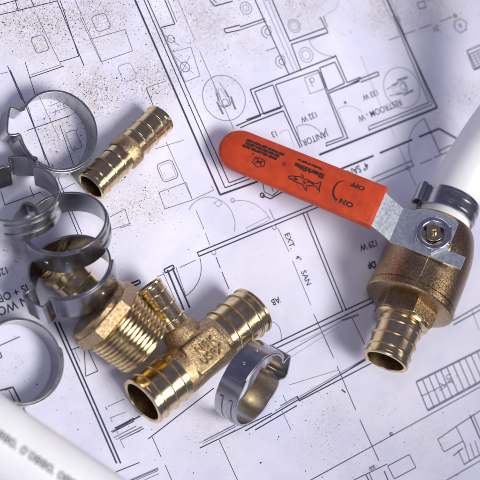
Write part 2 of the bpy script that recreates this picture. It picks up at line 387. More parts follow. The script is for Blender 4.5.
PL([(319.5, 68), (335, 62), (345, 83), (328, 91)], 1.3, 0, True); L(328, 93.5, 360, 80.5, 1.3); L(329, 94, 348, 138, 1.2)
PL([(304, 78), (320, 72), (326, 88), (310, 94)], .7, 1, True); L(309, 79, 313, 87, .7, 1); CIRC(312, 80, 2.5, .7, 1)
T(309, 117, '132 W', 6.2); T(315, 138, 'JANITOR', 6.8)
L(296, 127, 301, 145, .7, 1); ARC3((296, 127), (312, 126), (326, 140), .7, 1)
L(326, 143, 343, 137, 1.2); L(326, 146, 349, 137.5, 1.2); L(326, 143, 326.5, 147, 1.0)
L(338, 109, 347, 134, .6, 2); ARC3((338, 109), (350, 106), (362, 112), .6, 2); CIRC(345.5, 102.5, 1.0, 1.6, 1)
T(274, 134, '13', 6.2); ARC3((279, 134), (283, 131), (288, 130), .6, 2); L(288, 130, 294, 147, .6, 2)
PL([(246, 120), (283, 106)], 1.2)
# --- restroom 133
L(319, 155, 437, 107.7, 2.3); L(369, 130, 432, 104.5, 1.1); L(370, 126, 429, 102.5, 1.1); L(368.5, 126, 370, 130.5, 1.0)
L(387.5, 0, 437.2, 108, 2.2, 0, 4); L(393, 16, 429, 102.5, 1.1); L(397, 16, 432.5, 104, .8); L(383, 0, 392, 20, .8, 1, 4); L(391, 0, 401, 22, .7, 1, 4)
PL([(360, 79), (378, 71.5), (379.5, 75), (361, 82)], 1.3); L(340, 89, 360, 81, 1.2); L(350, 84.5, 360, 79, 1.2)
CIRC(402, 87.5, 22.3, .7, 1); chair_symbol((402, 87), R_(180)); L(361, 55, 381, 106, .5, 2)
T(371, 94.5, '133 W', 6.2); T(400, 102, 'RESTROOM - W', 6.8, al=1, bold=0.003)
# --- top right
for a, b in (((389, 40), (400, 36)), ((404, 34.5), (415, 30.5)), ((419, 29), (431, 24.5)), ((440, 21.5), (452, 17))): L(*a, *b, .8)
CIRC(455, 16, 1.8, 1.2, 0); T(435.5, 28.5, '2V', 6.5, mi=1, bold=0.008)
PL([(454, 22), (460, 19), (466, 22.5), (465.5, 30), (460, 33), (454.5, 29)], .9, 0, True); T(460, 26, '6', 6.0, bold=0.006)
PL([(417, 3), (424, 1), (426, 7), (419, 9)], .9, 0, True); L(427, 1, 434, -2, .8)
PL([(466.5, 51), (482, 44.5), (490, 63), (474, 70)], 1.4, 0, True); L(468, 55, 484, 48, 1.6, 1)
for k in range(5): L(469 + k * 1.25, 58 + k * 2.7, 485 + k * 1.25, 51 + k * 2.7, .8, 0)
for k in range(4): L(469.5 + k * 3.6, 55.5 - k * 1.5, 476 + k * 3.6, 68.5 - k * 1.5, .8, 0)
# --- corridor right
L(341, 169, 374, 155.5, 2.2); L(380, 153, 412.5, 139.5, 2.2); PL([(419, 137), (439, 128.7), (458, 139.5)], 2.2)
L(372, 178, 411, 161, 1.0); L(376, 182, 414, 165.5, 1.0); L(411, 161, 414, 166, 1.0); CIRC(408, 168, 2.2, 1.1, 1)
L(391, 127, 396, 139, .6, 2); L(398, 144, 406, 163, .6, 1); L(409, 170, 416, 186, .8, 1)
ARC3((424, 118), (409.5, 138), (413.5, 166), .8, 1); L(424, 118, 439.5, 152, 1.1); PL([(439, 151), (451, 145), (453, 150), (440.5, 155)], 1.1, 0, True); L(420, 164, 432, 159, .9); L(434, 158, 440, 155, .9); L(449, 152, 450, 156, 1)
T(358, 169, '4" SAN', 7.5, bold=0.01); T(369, 245, '129 W', 6.6, bold=0.012, rot=R_(-6)); T(372, 264.5, 'DF', 6.6, bold=0.03, rot=R_(-15))
# --- sanitary room
L(197.5, 252.5, 319, 202.5, 1.3); L(199, 256.3, 323, 205, 1.3); L(197.3, 252, 199.3, 257, 1.1)
L(302.5, 212.5, 343, 310.5, 1.3); L(306.2, 211.5, 346.3, 309.5, 1.3)
L(269, 209, 274.5, 221, .8, 1); CIRC(274, 227.5, 2.3, .8, 1); L(277.5, 228, 289, 252, .8, 1); L(292.5, 261, 311, 305, .8, 1); L(314, 314, 334, 357.5, .9); L(337.5, 366, 356, 410, .9); L(360, 419.5, 379, 461, .9)
T(289.5, 241, 'EXT.', 6.2, 'A', sx=0.95); T(298, 258.5, '4"', 5.6, 'A'); T(306, 278, 'SAN', 6.2, 'A', sx=0.95)
T(275.5, 301, 'AB', 6.4, bold=0.008); L(278, 297, 281, 303, .6, 2)
L(262, 350, 344, 310.5, 1.4); L(345, 310.3, 376, 296, 1.4); L(258, 357, 380, 299, 1.4); L(270, 352, 376, 300, .5, 1)
L(281, 356, 342, 321, .8, 1); L(288, 359, 340, 326, .5, 2); L(342, 320.5, 359, 314.5, 2.0, 1); L(300, 342, 345, 320, .6, 2); L(352, 317, 365, 344, .8)
ARC3((268, 321), (279, 327), (281, 342), .7, 1)
L(289, 385, 338, 370, .6, 1); L(245, 431, 366, 360, 1.3, 0); L(275, 411, 366, 358, .7, 1); L(255, 430, 297, 405.5, 1.2); L(299, 401, 372, 363, 1.3); L(297, 396, 299.5, 401.5, 1.4); L(280, 406, 297, 396.5, 1.2, 1)
L(282, 411, 291, 430, .7, 1); L(283, 395, 287, 404, .7, 1); L(342, 389.5, 346, 392.5, 1.6); L(350, 369, 366, 358.5, 1.0)
# --- right of the valve and the stairs
L(452, 321, 480, 305, 1.2, 0, 0, 4); L(453, 325, 480, 310, 1.2, 0, 0, 4); L(471, 309, 479, 330, .7, 1)
L(416, 382, 480, 350, 2.2, 1, 0, 4); L(427.5, 410.5, 480, 382, 2.6, 1, 0, 4); L(416, 382, 427.5, 410.5, 1.5, 1)
for k in range(1, 14): L(416 + 6.1 * k, 382 - 3.0 * k, 427.5 + 6.1 * k, 410 - 3.3 * k, 1.3, 1)
L(422, 396, 450, 382, 1.0, 1); PL([(438, 383), (446, 386), (439, 391)], 1.0, 1); T(449, 379, 'UP', 7, 'A', mi=1)
L(311, 480, 480, 387, .9, 0, 6, 4); CIRC(391, 434, 1.4, 1.2, 0); L(445, 481, 480, 461, .9, 0, 4, 4)
PL([(437.5, 439.5), (456, 426.5), (463, 441), (444, 452)], .9, 0, True); L(456, 426.5, 480, 411, 1.0, 0, 0, 4); L(463, 441, 466, 447, 1.0); L(453, 456, 463, 448, 1.6, 1)
L(464, 464.5, 480, 455, 1.6, 1, 0, 4); L(458, 450, 464.5, 465, 1.3, 1); L(470, 415, 480, 438, 1.6, 0, 0, 2); L(473, 414, 482, 435, 1.0)
for k in range(4): L(465 + 5 * k, 446 - 2.6 * k, 470 + 5 * k, 461 - 2.8 * k, 1.2, 1)
PL([(387.5, 466), (409, 454.5), (415.5, 467.5), (394, 479)], .9, 0, True); L(350, 482, 387, 464, .9); L(384, 471, 389, 483, 1.2); L(366, 475, 371, 485, 1.3); L(369, 473, 374, 484, .9); T(372, 467.5, '000', 4.2)
# --- bottom left
L(54.5, 322, 116.5, 463.5, 1.7); L(58.8, 322, 120.5, 463.5, 1.7)
PL([(84, 347), (85.5, 376.5), (97.5, 371), (86, 346)], .8); L(70, 350, 86, 345, .8); L(74, 349, 80, 362, .6, 1)
L(0, 345.5, 20, 336.5, .9, 0, 4); PL([(0, 352), (2, 357), (0, 358)], 1.2); PL([(0, 390.5), (13, 387), (30, 421)], 1.6); L(9, 390, 24, 420, 1.0); L(5, 390, 13, 387, 1.4)
T(8, 269, '129 W', 6.6, al=1, bold=0.008); T(31, 285.5, 'IS + OPER', 7.2, al=1, bold=0.01, sx=0.95); T(23.5, 301, 'N WORK', 8.2, al=1, bold=0.01, sx=0.95)
# --- around the tee
L(167.5, 270, 184, 310, 1.9); L(172.5, 268, 190, 308, 1.9); PL([(164, 269.5), (173, 265), (174.5, 268.5), (165.5, 273)], 1.4, 0, True); L(163, 272, 177, 304, .8, 1)
ARC3((200, 258), (199.5, 279), (186, 296), .9, 1); L(176, 267, 186, 296, .8, 1); L(180, 267.5, 196, 260, .8, 1); L(157, 277, 164, 274, .8, 1)
PL([(130, 284), (139, 280), (140.5, 283), (131.5, 287)], 1.6, 0, True)
L(148, 439, 214, 388, 1.0); L(152, 437, 161, 457, .7); L(165, 465, 172, 481, .7); L(219, 440, 240, 486, .7); L(200, 448, 272, 413, 1.0); L(210, 440, 240, 424, .6, 1)
# scuffed, doubled strokes where the print has smeared
def smear(x0, y0, x1, y1, n, w, sp):
    for k in range(n):
        t = random.uniform(-1, 1); j = random.uniform(-6, 6)
        L(x0 + j + t * sp * .45, y0 - j * .55 + t * sp, x1 + j * .3 + t * sp * .45, y1 - j * .2 + t * sp, random.uniform(.4, w), random.choice((0, 1, 1)))
PL([(105, 407), (107, 410)], .7); L(107, 407, 124, 399, .7, 1); L(110, 418, 126, 412, .7, 1); L(110, 418, 112, 422, .7, 1); L(116, 429, 140, 416, 1.4, 0); L(116, 430, 118, 434, .7, 1); L(120, 440, 140, 431, .7, 1); L(120, 440, 124, 448, .7, 1)
smear(117, 432, 136, 422, 4, 1.2, 5); smear(120, 437, 142, 426, 3, 1.1, 3); smear(110, 475, 140, 463, 2, .9, 1); smear(128, 481, 158, 468, 6, 1.1, 5); smear(205, 444, 236, 428, 5, .8, 4)
# --- the plan goes on past the picture's edges
def outside(x, y):
    v = Vector((x, y, 0)) - CPOS; d = -v.dot(TOWARD)
    return abs(v.dot(CR) / d * F_PX) > 246 or abs(v.dot(CU) / d * F_PX) > 246
def W_(x0, y0, x1, y1, w=1.2, mi=0):
    n = int(max(abs(x1 - x0), abs(y1 - y0)) / .5) + 1
    P = [(x0 + (x1 - x0) * i / n, y0 + (y1 - y0) * i / n) for i in range(n + 1)]
    for a, b in zip(P[:-1], P[1:]):
        if outside(*a) and outside(*b): seg(a, b, w * PXCM, mi)
for (x0, y0, x1, y1) in ((-24, 15.2, 24, 15.2), (-24, 15.7, 24, 15.7), (-22, 21, 26, 21), (-22, 21.4, 26, 21.4), (-10, 15.7, -10, 21), (-9.6, 15.7, -9.6, 21), (2, 15.7, 2, 21), (2.4, 15.7, 2.4, 21), (13, 15.7, 13, 21), (13.4, 15.7, 13.4, 21),
                        (19, -22, 19, 21), (19.4, -22, 19.4, 21), (19.4, 6, 29, 6), (19.4, 6.4, 29, 6.4), (19.4, -6, 29, -6), (19.4, -6.4, 29, -6.4),
                        (-20, -20, -20, 15.2), (-20.4, -20, -20.4, 15.2), (-28, 3, -20.4, 3), (-28, 3.4, -20.4, 3.4), (-28, -9, -20.4, -9), (-28, -9.4, -20.4, -9.4),
                        (-26, -19.5, 28, -19.5), (-26, -19.9, 28, -19.9), (-6, -25, -6, -19.9), (-5.6, -25, -5.6, -19.9), (9, -25, 9, -19.9), (9.4, -25, 9.4, -19.9)):
    W_(x0, y0, x1, y1)
for x, y in ((-4, 19), (7, 19.5), (24, 1), (24, 12), (-24, -3), (2, -23)):
    for a, b in (((x - 1, y - .6), (x + 1, y - .6)), ((x + 1, y - .6), (x + 1, y + .6)), ((x + 1, y + .6), (x - 1, y + .6)), ((x - 1, y + .6), (x - 1, y - .6))): W_(*a, *b, .7, 1)
plan = obj('printed_plan', ink, INK, sheet, None, mats=[INK, INKG, INKL])

# --- grit and filings scattered over the paper
gb = bmesh.new()
CL = [(35, 22, 34, 16, 900), (95, 14, 32, 14, 520), (100, 93, 20, 12, 420), (150, 82, 22, 14, 460), (168, 45, 20, 20, 160), (205, 12, 34, 12, 380), (300, 3, 34, 9, 260), (235, 45, 34, 10, 140),
      (62, 128, 18, 24, 420), (140, 202, 22, 12, 200), (324, 425, 8, 26, 150), (322, 430, 34, 26, 140), (385, 12, 26, 12, 220), (440, 14, 22, 10, 160), (463, 97, 13, 9, 130), (452, 128, 20, 16, 120),
      (18, 262, 16, 16, 220), (240, 430, 60, 26, 240), (400, 440, 60, 34, 260), (20, 370, 20, 26, 150), (85, 410, 30, 22, 90), (215, 85, 16, 16, 120), (120, 225, 14, 20, 90), (300, 240, 130, 120, 130), (200, 240, 60, 60, 90), (390, 400, 50, 26, 110)]
for (cx, cy, sx, sy, n) in CL:
    for _ in range(int(n * (2.3 if cy < 220 else 1.1))):
        x = random.gauss(cx, sx); y = random.gauss(cy, sy)
        p = px(x, y); r = min(0.05, 0.008 + random.expovariate(1 / 0.0062)); z = wave(p.x, p.y)
        k = 5; a0 = random.uniform(0, 6.3); st = random.uniform(.6, 1.6)
        ring = [gb.verts.new((p.x + r * st * random.uniform(.7, 1.2) * math.cos(a0 + 6.283 * i / k), p.y + r * random.uniform(.7, 1.2) * math.sin(a0 + 6.283 * i / k), z)) for i in range(k)]
        top = gb.verts.new((p.x, p.y, z + r * random.uniform(.5, 1.1) + 0.006))
        for i in range(k): gb.faces.new((ring[i], ring[(i + 1) % k], top))
o = obj('grit', gb, GRITM, None, None); o['kind'] = 'stuff'; o['label'] = 'dark brown grit scattered over the plan sheet'; o['category'] = 'grit'

# ------------------------------------------------------------------ barbed couplings
def coupling(M, label, r, Lh, off=0.0, n2=3):
    t = empty('pipe_coupling', label, 'pipe fitting', M, 'barbed brass couplings')
    c = 0.12 * Lh; o_ = off * Lh; SH = Matrix.Translation((o_, 0, 0))
    bm = bmesh.new()
    lathe(bm, [(-c - .06, r * .90), (-c - .05, r * 1.0), (-c + .03, r * 1.05), (-c * .2, r * 1.06), (c - .03, r * 1.05), (c + .05, r * 1.0), (c + .06, r * .90)], 72, SH)
    col = obj('collar', bm, CAST, t, 28)
    add_barb(t, o_ + c, Lh, r, n2); add_barb(t, o_ - c, -Lh, r, 3)
    return t
A, B = px(90.5, 187, .9), px(161.5, 117.5, .9); A.z = B.z = 0.9
coupling(frame((A + B) / 2, A - B, (0, 0, 1)), 'whole barbed brass coupling lying in the open between the clamps and the plan wall', 0.86, (A - B).length / 2)
A, B = px(53, 262, 1.05), px(92, 299, 1.05); A.z = B.z = 1.08
coupling(frame((A + B) / 2, A - B, (0, 0, 1)), 'mostly hidden brass coupling lying inside the stacked ring clamps', 1.02, (A - B).length / 2, 0.62, 1)

# ------------------------------------------------------------------ tee
A, B = px(142, 402.5, 1.42), px(254, 309, 1.42)
xa = (A - B); half = xa.length / 2
TM = frame((A + B) / 2, xa, (0, 0, 1))
tee = empty('tee_fitting', 'three way barbed brass tee with a raised lettered pad on its body', 'pipe fitting', TM)
RT = 1.38
add_barb(tee, 1.55, half, RT, 3); add_barb(tee, -1.30, -half, RT, 3)
# branch: perpendicular in the plane of the paper, towards the upper left of the picture
inv = TM.inverted(); br = inv @ px(147, 286, 1.42); brx, bry = br.x, br.y; sg = 1 if bry > 0 else -1
bo = inv @ px(198, 355, 1.42)
brx0 = brx
BM = Matrix.Translation((brx0, 0, 0)) @ Matrix(((0, -sg, 0, 0), (sg, 0, 0, 0), (0, 0, 1, 0), (0, 0, 0, 1)))
add_barb(tee, 1.75, abs(bry), 0.80, 3, BM)
bm = bmesh.new()
lathe(bm, [(-1.55, 0.02), (-1.5, 1.28), (-1.2, 1.34), (0.2, 1.30), (1.4, 1.34), (1.75, 1.28), (1.8, 0.02)], 48)
lathe(bm, [(0, 0.02), (0.01, 1.05), (1.3, 1.02), (1.85, 0.93), (1.95, .78), (1.96, 0.02)], 48, BM)
bmesh.ops.remove_doubles(bm, verts=bm.verts, dist=0.001)
vt = (inv.to_3x3() @ TOWARD); pa = math.atan2(vt.y, vt.z)          # pad faces the camera side of the run
PM = Matrix.Rotation(-pa * 0.5, 4, 'X')
box(bm, -1.05, 1.15, -0.95, 0.75, 0.3, 1.36, PM)
body = obj('body', bm, CAST, tee, None)
rm = body.modifiers.new('weld', 'REMESH'); rm.mode = 'VOXEL'; rm.voxel_size = 0.055; rm.use_smooth_shade = True
so = body.modifiers.new('soft', 'SMOOTH'); so.iterations = 9; so.factor = 0.5
bm = bmesh.new()
TXM = PM @ Matrix.Translation((0.02, -0.02, 1.345)) @ Matrix.Rotation(math.pi, 4, 'Z')
add_text(bm, 'NBK', 0.60, TXM @ Matrix.Translation((0.0, 0.26, 0)), 0.12, 1.05, bold=0.012)
add_text(bm, 'USPX', 0.60, TXM @ Matrix.Translation((0.0, -0.32, 0)), 0.12, 1.05, bold=0.012)
obj('lettering', bm, CASTHI, tee, None)

# ------------------------------------------------------------------ threaded male adapter
HR = 2.03; AF = HR * math.cos(R_(30))
AH = 2.0
A, B = px(108.5, 317.5, AH), px(147, 350, AH); A.z = AH; B.z = AH - 0.08
AM = frame(A, B - A, (0, 0, 1))
ad = empty('threaded_adapter', 'brass adapter with hex head and tapered outside pipe thread beside the tee', 'pipe fitting', AM)
bm = bmesh.new(); hexprism(bm, -0.52, 0.27, HR, R_(18), 0.07); obj('hex_head', bm, CAST, ad, 20, 0.05)
bm = bmesh.new()
N, M_, TL, P = 96, 120, 2.32, 0.225
rows = []
for i in range(M_ + 1):
    x = 0.18 + TL * i / M_; row = []
    for k in range(N):
        a = 2 * math.pi * k / N; ph = (x / P + k / N) % 1.0; tri = 1 - abs(2 * ph - 1)
        tri = min(1, max(0, (tri - .10) / .42)); tri = tri * tri * (3 - 2 * tri)
        r = 1.80 - 0.085 * (x - .18) - 0.13 + 0.145 * tri
        e = min(1, max(0, (x - 0.18) / .12), (0.18 + TL - x) / .16 + .15); r = 1.60 - .085 * (x - .18) + (r - 1.60 + .085 * (x - .18)) * e
        row.append(bm.verts.new((x, r * math.cos(a), r * math.sin(a))))
    rows.append(row)
for i in range(M_):
    for k in range(N): bm.faces.new((rows[i][k], rows[i][(k + 1) % N], rows[i + 1][(k + 1) % N], rows[i + 1][k]))
end = lathe(bm, [(0.18 + TL, 1.36), (0.18 + TL, 1.15), (1.0, 1.12)], N)
for k in range(N): bm.faces.new((rows[-1][k], rows[-1][(k + 1) % N], end[0][(k + 1) % N], end[0][k]))
cap(bm, end[-1])
obj('thread', bm, BRASS, ad, 40)
bm = bmesh.new(); rr = lathe(bm, [(-0.50, 1.80), (-0.72, 1.80), (-0.80, 1.72), (-0.81, 1.2)], 48); cap(bm, rr[-1]); obj('shoulder', bm, CASTDARK, ad, 30)
# cast mark on the upper hex face
bm = bmesh.new()
HM = Matrix.Rotation(R_(-60), 4, 'X')
for s_, x, y in (('J', -0.06, 0.2), ('2', -0.10, -0.25)):
    add_text(bm, s_, 0.55, Matrix.Rotation(R_(-12), 4, 'X') @ Matrix.Translation((x, y, AF + 0.008)) @ Matrix.Rotation(R_(100), 4, 'Z'), 0.035, bold=0.015)
obj('lettering', bm, CAST, ad, None)

# ------------------------------------------------------------------ ring clamps
RC, BW, TH = 2.10, 1.32, 0.125
def arcband(bm, r0, r1, a0, a1, zlo, zhi, n=60):
    cols = []
    for i in range(n + 1):
        t = i / n; a = R_(a0 + (a1 - a0) * t); lo = zlo(t) if callable(zlo) else zlo; hi = zhi(t) if callable(zhi) else zhi
        c, s = math.cos(a), math.sin(a)
        ra = r0(t) if callable(r0) else r0; rb = r1(t) if callable(r1) else r1
        cols.append([bm.verts.new((r * c, r * s, z)) for (r, z) in ((ra, lo), (rb, lo), (rb, hi), (ra, hi))])
    for A_, B_ in zip(cols[:-1], cols[1:]):
        for k in range(4): bm.faces.new((A_[k], A_[(k + 1) % 4], B_[(k + 1) % 4], B_[k]))
    bm.faces.new(cols[0]); bm.faces.new(cols[-1][::-1])
def strip(bm, pts, th, z0, z1):
    n = len(pts); off = []
    for i in range(n):
        a = Vector(pts[max(0, i - 1)]); b = Vector(pts[min(n - 1, i + 1)]); d = (b - a).normalized(); off.append(Vector((-d.y, d.x)) * th / 2)
    cols = []
    for p, o_ in zip(pts, off):
        p = Vector(p); q = p - o_; r = p + o_
        cols.append([bm.verts.new(v) for v in ((q.x, q.y, z0), (r.x, r.y, z0), (r.x, r.y, z1), (q.x, q.y, z1))])
    for A_, B_ in zip(cols[:-1], cols[1:]):
        for k in range(4): bm.faces.new((A_[k], A_[(k + 1) % 4], B_[(k + 1) % 4], B_[k]))
    bm.faces.new(cols[0]); bm.faces.new(cols[-1][::-1])
def build_clamp(R, bw, W_=0.76, H_=0.54, rib=(170, 262)):
    """ear at angle 0, axis = local Z, near rim at z=0; the overlapping tongue runs from the ear counter-clockwise"""
    P = {}; EA = math.degrees(math.asin(W_ / R)) + 2.5
    bm = bmesh.new(); arcband(bm, R - TH, R, EA, 360 - EA, -bw, 0, 110); P['band'] = (bm, 0.016)
    bm = bmesh.new()
    pr = R - TH / 2; pts = []
    for a in (EA + 7, EA + 3): pts.append((pr * math.cos(R_(a)) + .02, pr * math.sin(R_(a))))
    bx_ = pr * math.cos(R_(EA))
    half_ = [(bx_ + .03, W_ - .06), (bx_ + .11, W_ - .15), (bx_ + .20, W_ - .18), (bx_ + .32, W_ - .10), (R + H_ - .22, W_ - .05), (R + H_ - .10, W_ - .06), (R + H_ - .03, W_ - .12), (R + H_, W_ - .24)]
    pts += half_ + [(R + H_ + .02, 0)] + [(x, -y) for x, y in half_[::-1]]
    for a in (-EA - 3, -EA - 7): pts.append((pr * math.cos(R_(a)) + .02, pr * math.sin(R_(a))))
    strip(bm, pts, TH * 0.9, -bw + .02, -.02); P['ear'] = (bm, 0.02)
    bm = bmesh.new()
    def zl(t): return -bw + 0.03 + (0.36 * max(0, (t - .95) / .05))
    def zh(t): return -0.03 - (0.36 * max(0, (t - .95) / .05))
    arcband(bm, R + .004, R + .004 + TH * .9, EA, 140, zl, zh, 60); P['tongue'] = (bm, 0.02)
    for k, (za, zb) in enumerate(((.36, .20), (.80, .64))):
        bm = bmesh.new(); arcband(bm, R - .02, R + .06, rib[0], rib[1], -bw * za, -bw * zb, 40); P['rib%d' % k] = (bm, 0.015)
    for a in (88, 116):
        bm = bmesh.new()
        Mx = Matrix.Rotation(R_(a), 4, 'Z') @ Matrix.Translation((R + TH * .85, 0, -bw * .5))
        lathe(bm, [(0, .10), (.025, .09), (.045, .055), (.05, .002)], 14, Mx); P['rivet%d' % a] = (bm, 0)
    return P
CL_PROTO = []
def clamp(M, ear, label, R=RC, bw=BW, fresh=False, **kw):
    t = empty('ring_clamp', label, 'hose clamp', M @ Matrix.Rotation(R_(ear), 4, 'Z'), 'stainless ring clamps with an ear')
    if not CL_PROTO or fresh:
        for k, (bm, bv) in build_clamp(R, bw, **kw).items():
            o = obj(k.rstrip('0123456789'), bm, STEEL, t, 30, bv)
            if not fresh: CL_PROTO.append(o)
    else:
        for o in CL_PROTO:
            c = o.copy(); COL.objects.link(c); c.parent = t
    return t
def ring_frame(cx, cy, q, mx, my, z=None, rest=0.0):
    """near-rim centre at picture point cx,cy; rim ellipse has axis ratio q and its normal leans towards (mx,my) in the picture"""
    m = Vector((mx, my)).normalized(); s = math.sqrt(max(0, 1 - q * q))
    n = TOWARD * q + imgdir(m.x, m.y) * s; n.normalize()
    if z is None: z = RC * math.sqrt(max(0, 1 - n.z ** 2)) + BW * n.z + rest
    return frame(px(cx, cy, z), imgdir(-m.y, m.x) if (-m.y) > 0 else imgdir(m.y, -m.x), n)
def flat_frame(cx, cy, z): return frame(px(cx, cy, z), imgdir(1, 0), (0, 0, 1))
clamp(flat_frame(58.5, 130, BW + .03), 176, 'steel ring clamp lying flat beside the open coupling, its ear on the left')
clamp(ring_frame(16, 192, .70, 0, -1), 88, 'tilted steel ring clamp cut off by the left edge, ribbed band facing front')
clamp(ring_frame(65, 222, .73, -.15, -1), 152, 'tilted steel ring clamp in the middle of the stack, riveted tongue end in front')
clamp(ring_frame(69, 266, .73, -.22, -1), 222, 'lowest tilted ring clamp of the stack, around the hidden coupling and against the hex head')
clamp(flat_frame(21, 361, BW + .03), 245, 'steel ring clamp lying flat near the bottom left corner, below the stack')
clamp(ring_frame(260, 390, .42, .88, .48), -50, 'lone steel ring clamp propped on edge against the barbed tee')

# ------------------------------------------------------------------ ball valve
VZ = 2.5
P0 = px(428.5, 257, VZ); PO = px(385, 362, VZ)
dX = (PO - P0); dX.z = 0; dX.normalize()
s0 = TOWARD * 0.89 + imgdir(0, -1) * 0.455; s0 = (s0 - dX * s0.dot(dX)).normalized()
VM = frame(P0, dX, s0)
valve = empty('ball_valve', 'brass ball valve with a long orange lever, lying on its side', 'ball valve', VM)
LO = (PO - P0).length
bm = bmesh.new()
lathe(bm, [(-2.1, .02), (-2.06, 1.70), (-1.98, 1.86), (-1.8, 1.98), (-1.4, 2.14), (-.9, 2.28), (-.3, 2.38), (.4, 2.42), (1.3, 2.44), (2.56, 2.44), (2.60, 2.38), (2.66, 2.38), (2.70, 2.49), (2.98, 2.49), (3.05, 2.43), (3.09, 2.30), (3.14, 1.9), (3.14, .02)], 96)
obj('body', bm, CASTDARK, valve, 24)
bm = bmesh.new()
lathe(bm, [(1.5, 1.22), (2.22, 1.18), (2.36, 1.08), (2.40, .95), (2.41, .02)], 48, Matrix(((0, 0, 1, 0), (0, 1, 0, 0), (1, 0, 0, 0), (0, 0, 0, 1))))
obj('bonnet', bm, CASTDARK, valve, 40)
bm = bmesh.new()                                             # mould parting line along the body
pts = [(x, r + .012) for x, r in ((-1.6, 2.06), (-.9, 2.28), (-.3, 2.38), (.4, 2.42), (1.3, 2.44), (2.28, 2.44))]
SMx = Matrix.Rotation(R_(-4), 4, 'X')
pv = None
for x, r in pts:
    q = [bm.verts.new(SMx @ Vector((x, w, r - abs(w) * .6))) for w in (-.07, 0, .07)]
    if pv:
        for k in (0, 1): bm.faces.new((pv[k], q[k], q[k + 1], pv[k + 1]))
    pv = q
obj('parting_line', bm, CASTHI, valve, None)
bm = bmesh.new()
for k, a in enumerate((62, 74, 86)):
    Mx = Matrix.Rotation(R_(-90 + a - 28), 4, 'X')
for k in range(4):
    Mx = Matrix.Rotation(R_(48), 4, 'X') @ Matrix.Rotation(math.pi, 4, 'X')
    x = -1.2 + .42 * k
    Mx = Matrix.Rotation(R_(-58), 4, 'X')
    box(bm, x, x + .14, -.28, .28, 2.0, 2.13 + .03 * k, Mx)
obj('cast_mark', bm, CASTDARK, valve, None, 0.03)
bm = bmesh.new(); hexprism(bm, 3.08, 4.02, 1.70, R_(14), .05); obj('hex_collar', bm, CASTDARK, valve, 20, 0.04)
bm = bmesh.new(); lathe(bm, [(3.96, .9), (3.97, 1.44), (4.06, 1.50), (4.16, 1.46), (4.25, 1.2)], 64); obj('flare', bm, BRASS, valve, 30)
add_barb(valve, 4.1, LO, 1.28, 3)
# lever: outline in (u along -Y, X) with a step up; u positive towards the grip
PZ = 2.50
def lev(u, x, z): return Vector((x, -u, z))
KINK = [(-2.0, 0), (2.05, 0), (3.15, 1.15), (12.3, 2.3)]
SHX = 0.022                                                # slight sideways lean of the grip
def lz(u):
    for (a, za), (b, zb) in zip(KINK[:-1], KINK[1:]):
        if u <= b: return PZ + za + (zb - za) * (u - a) / (b - a)
    return PZ + KINK[-1][1]
def lx(u): return SHX * max(0, u - 2.05)
bm = bmesh.new()
prof = []   # (u, x-, x+)
def halfw(u):
    if u > 2.0: return (-.96, 1.10)
    if u < -1.0: return (0.45, 1.18)
    m = -1.0 - .48 * math.sqrt(max(0, 1 - ((u - .1) / 1.35) ** 2)) if abs(u - .1) < 1.35 else -1.0
    return (m, 1.14)
us = [-2.0, -1.6, -1.3, -1.01, -.98] + [-.9 + .145 * i for i in range(20)] + [2.0, 2.05, 2.12, 2.4, 2.8, 3.1, 3.2, 3.6, 4.2]
cols = []
for u in us:
    a, b = halfw(u)
    if -1.3 < u <= -1.0: a = 0.45
    x0 = lx(u); z = lz(u)
    cols.append([bm.verts.new(lev(u, x0 + xx, zz)) for xx, zz in ((a, z), (b, z), (b, z + .2), (a, z + .2))])
for A_, B_ in zip(cols[:-1], cols[1:]):
    for k in range(4): bm.faces.new((A_[k], A_[(k + 1) % 4], B_[(k + 1) % 4], B_[k]))
bm.faces.new(cols[0]); bm.faces.new(cols[-1][::-1])
lever = obj('lever', bm, ZINC, valve, 30, 0.03)
# vinyl grip: rounded outline lofted with rounded edges
U0, U1 = 3.12, 12.15
def outline(inset):
    pts = []; w0 = 1.27 - inset; w1 = 1.17 - inset
    n = 22; rt = 1.17
    ua = U0 + inset
    pts.append((ua, -w0))
    for i in range(1, 8): u = ua + (U1 - rt - ua) * i / 8; pts.append((u, -(w0 + (w1 - w0) * i / 8)))
    for i in range(n + 1):
        a = -math.pi / 2 + math.pi * i / n; pts.append((U1 - rt + (rt - inset) * math.cos(a) * 1.0, w1 * math.sin(a)))
    for i in range(7, 0, -1): u = ua + (U1 - rt - ua) * i / 8; pts.append((u, (w0 + (w1 - w0) * i / 8)))
    pts.append((ua, w0)); return pts
SLA = (KINK[3][1] - KINK[2][1]) / (KINK[3][0] - KINK[2][0])
def gz(u, h): return PZ + KINK[2][1] + SLA * (u - KINK[2][0]) + h
bm = bmesh.new(); lay = []
T0, T1, RD = -0.20, 0.40, 0.20
CROWN = [(0.20, 0.40), (0.30, 0.432), (0.45, 0.468), (0.65, 0.496), (0.85, 0.510), (1.0, 0.514)]
prof = [(RD, T0)] + [(RD * (1 - math.sin(R_(a))), T0 + RD * (1 - math.cos(R_(a)))) for a in (30, 60, 90)] + [(RD * (1 - math.sin(R_(a))), T1 - RD * (1 - math.cos(R_(a)))) for a in (90, 60, 30)] + CROWN
for ins, h in prof:
    lay.append([bm.verts.new(lev(u, lx(u) + x, gz(u, h))) for u, x in outline(ins)])
for A_, B_ in zip(lay[:-1], lay[1:]):
    n = len(A_)
    for k in range(n): bm.faces.new((A_[k], A_[(k + 1) % n], B_[(k + 1) % n], B_[k]))
bm.faces.new(lay[0]); bm.faces.new(lay[-1][::-1])
bmesh.ops.remove_doubles(bm, verts=bm.verts, dist=1e-5)
grip = obj('grip', bm, VINYL, lever, 50)
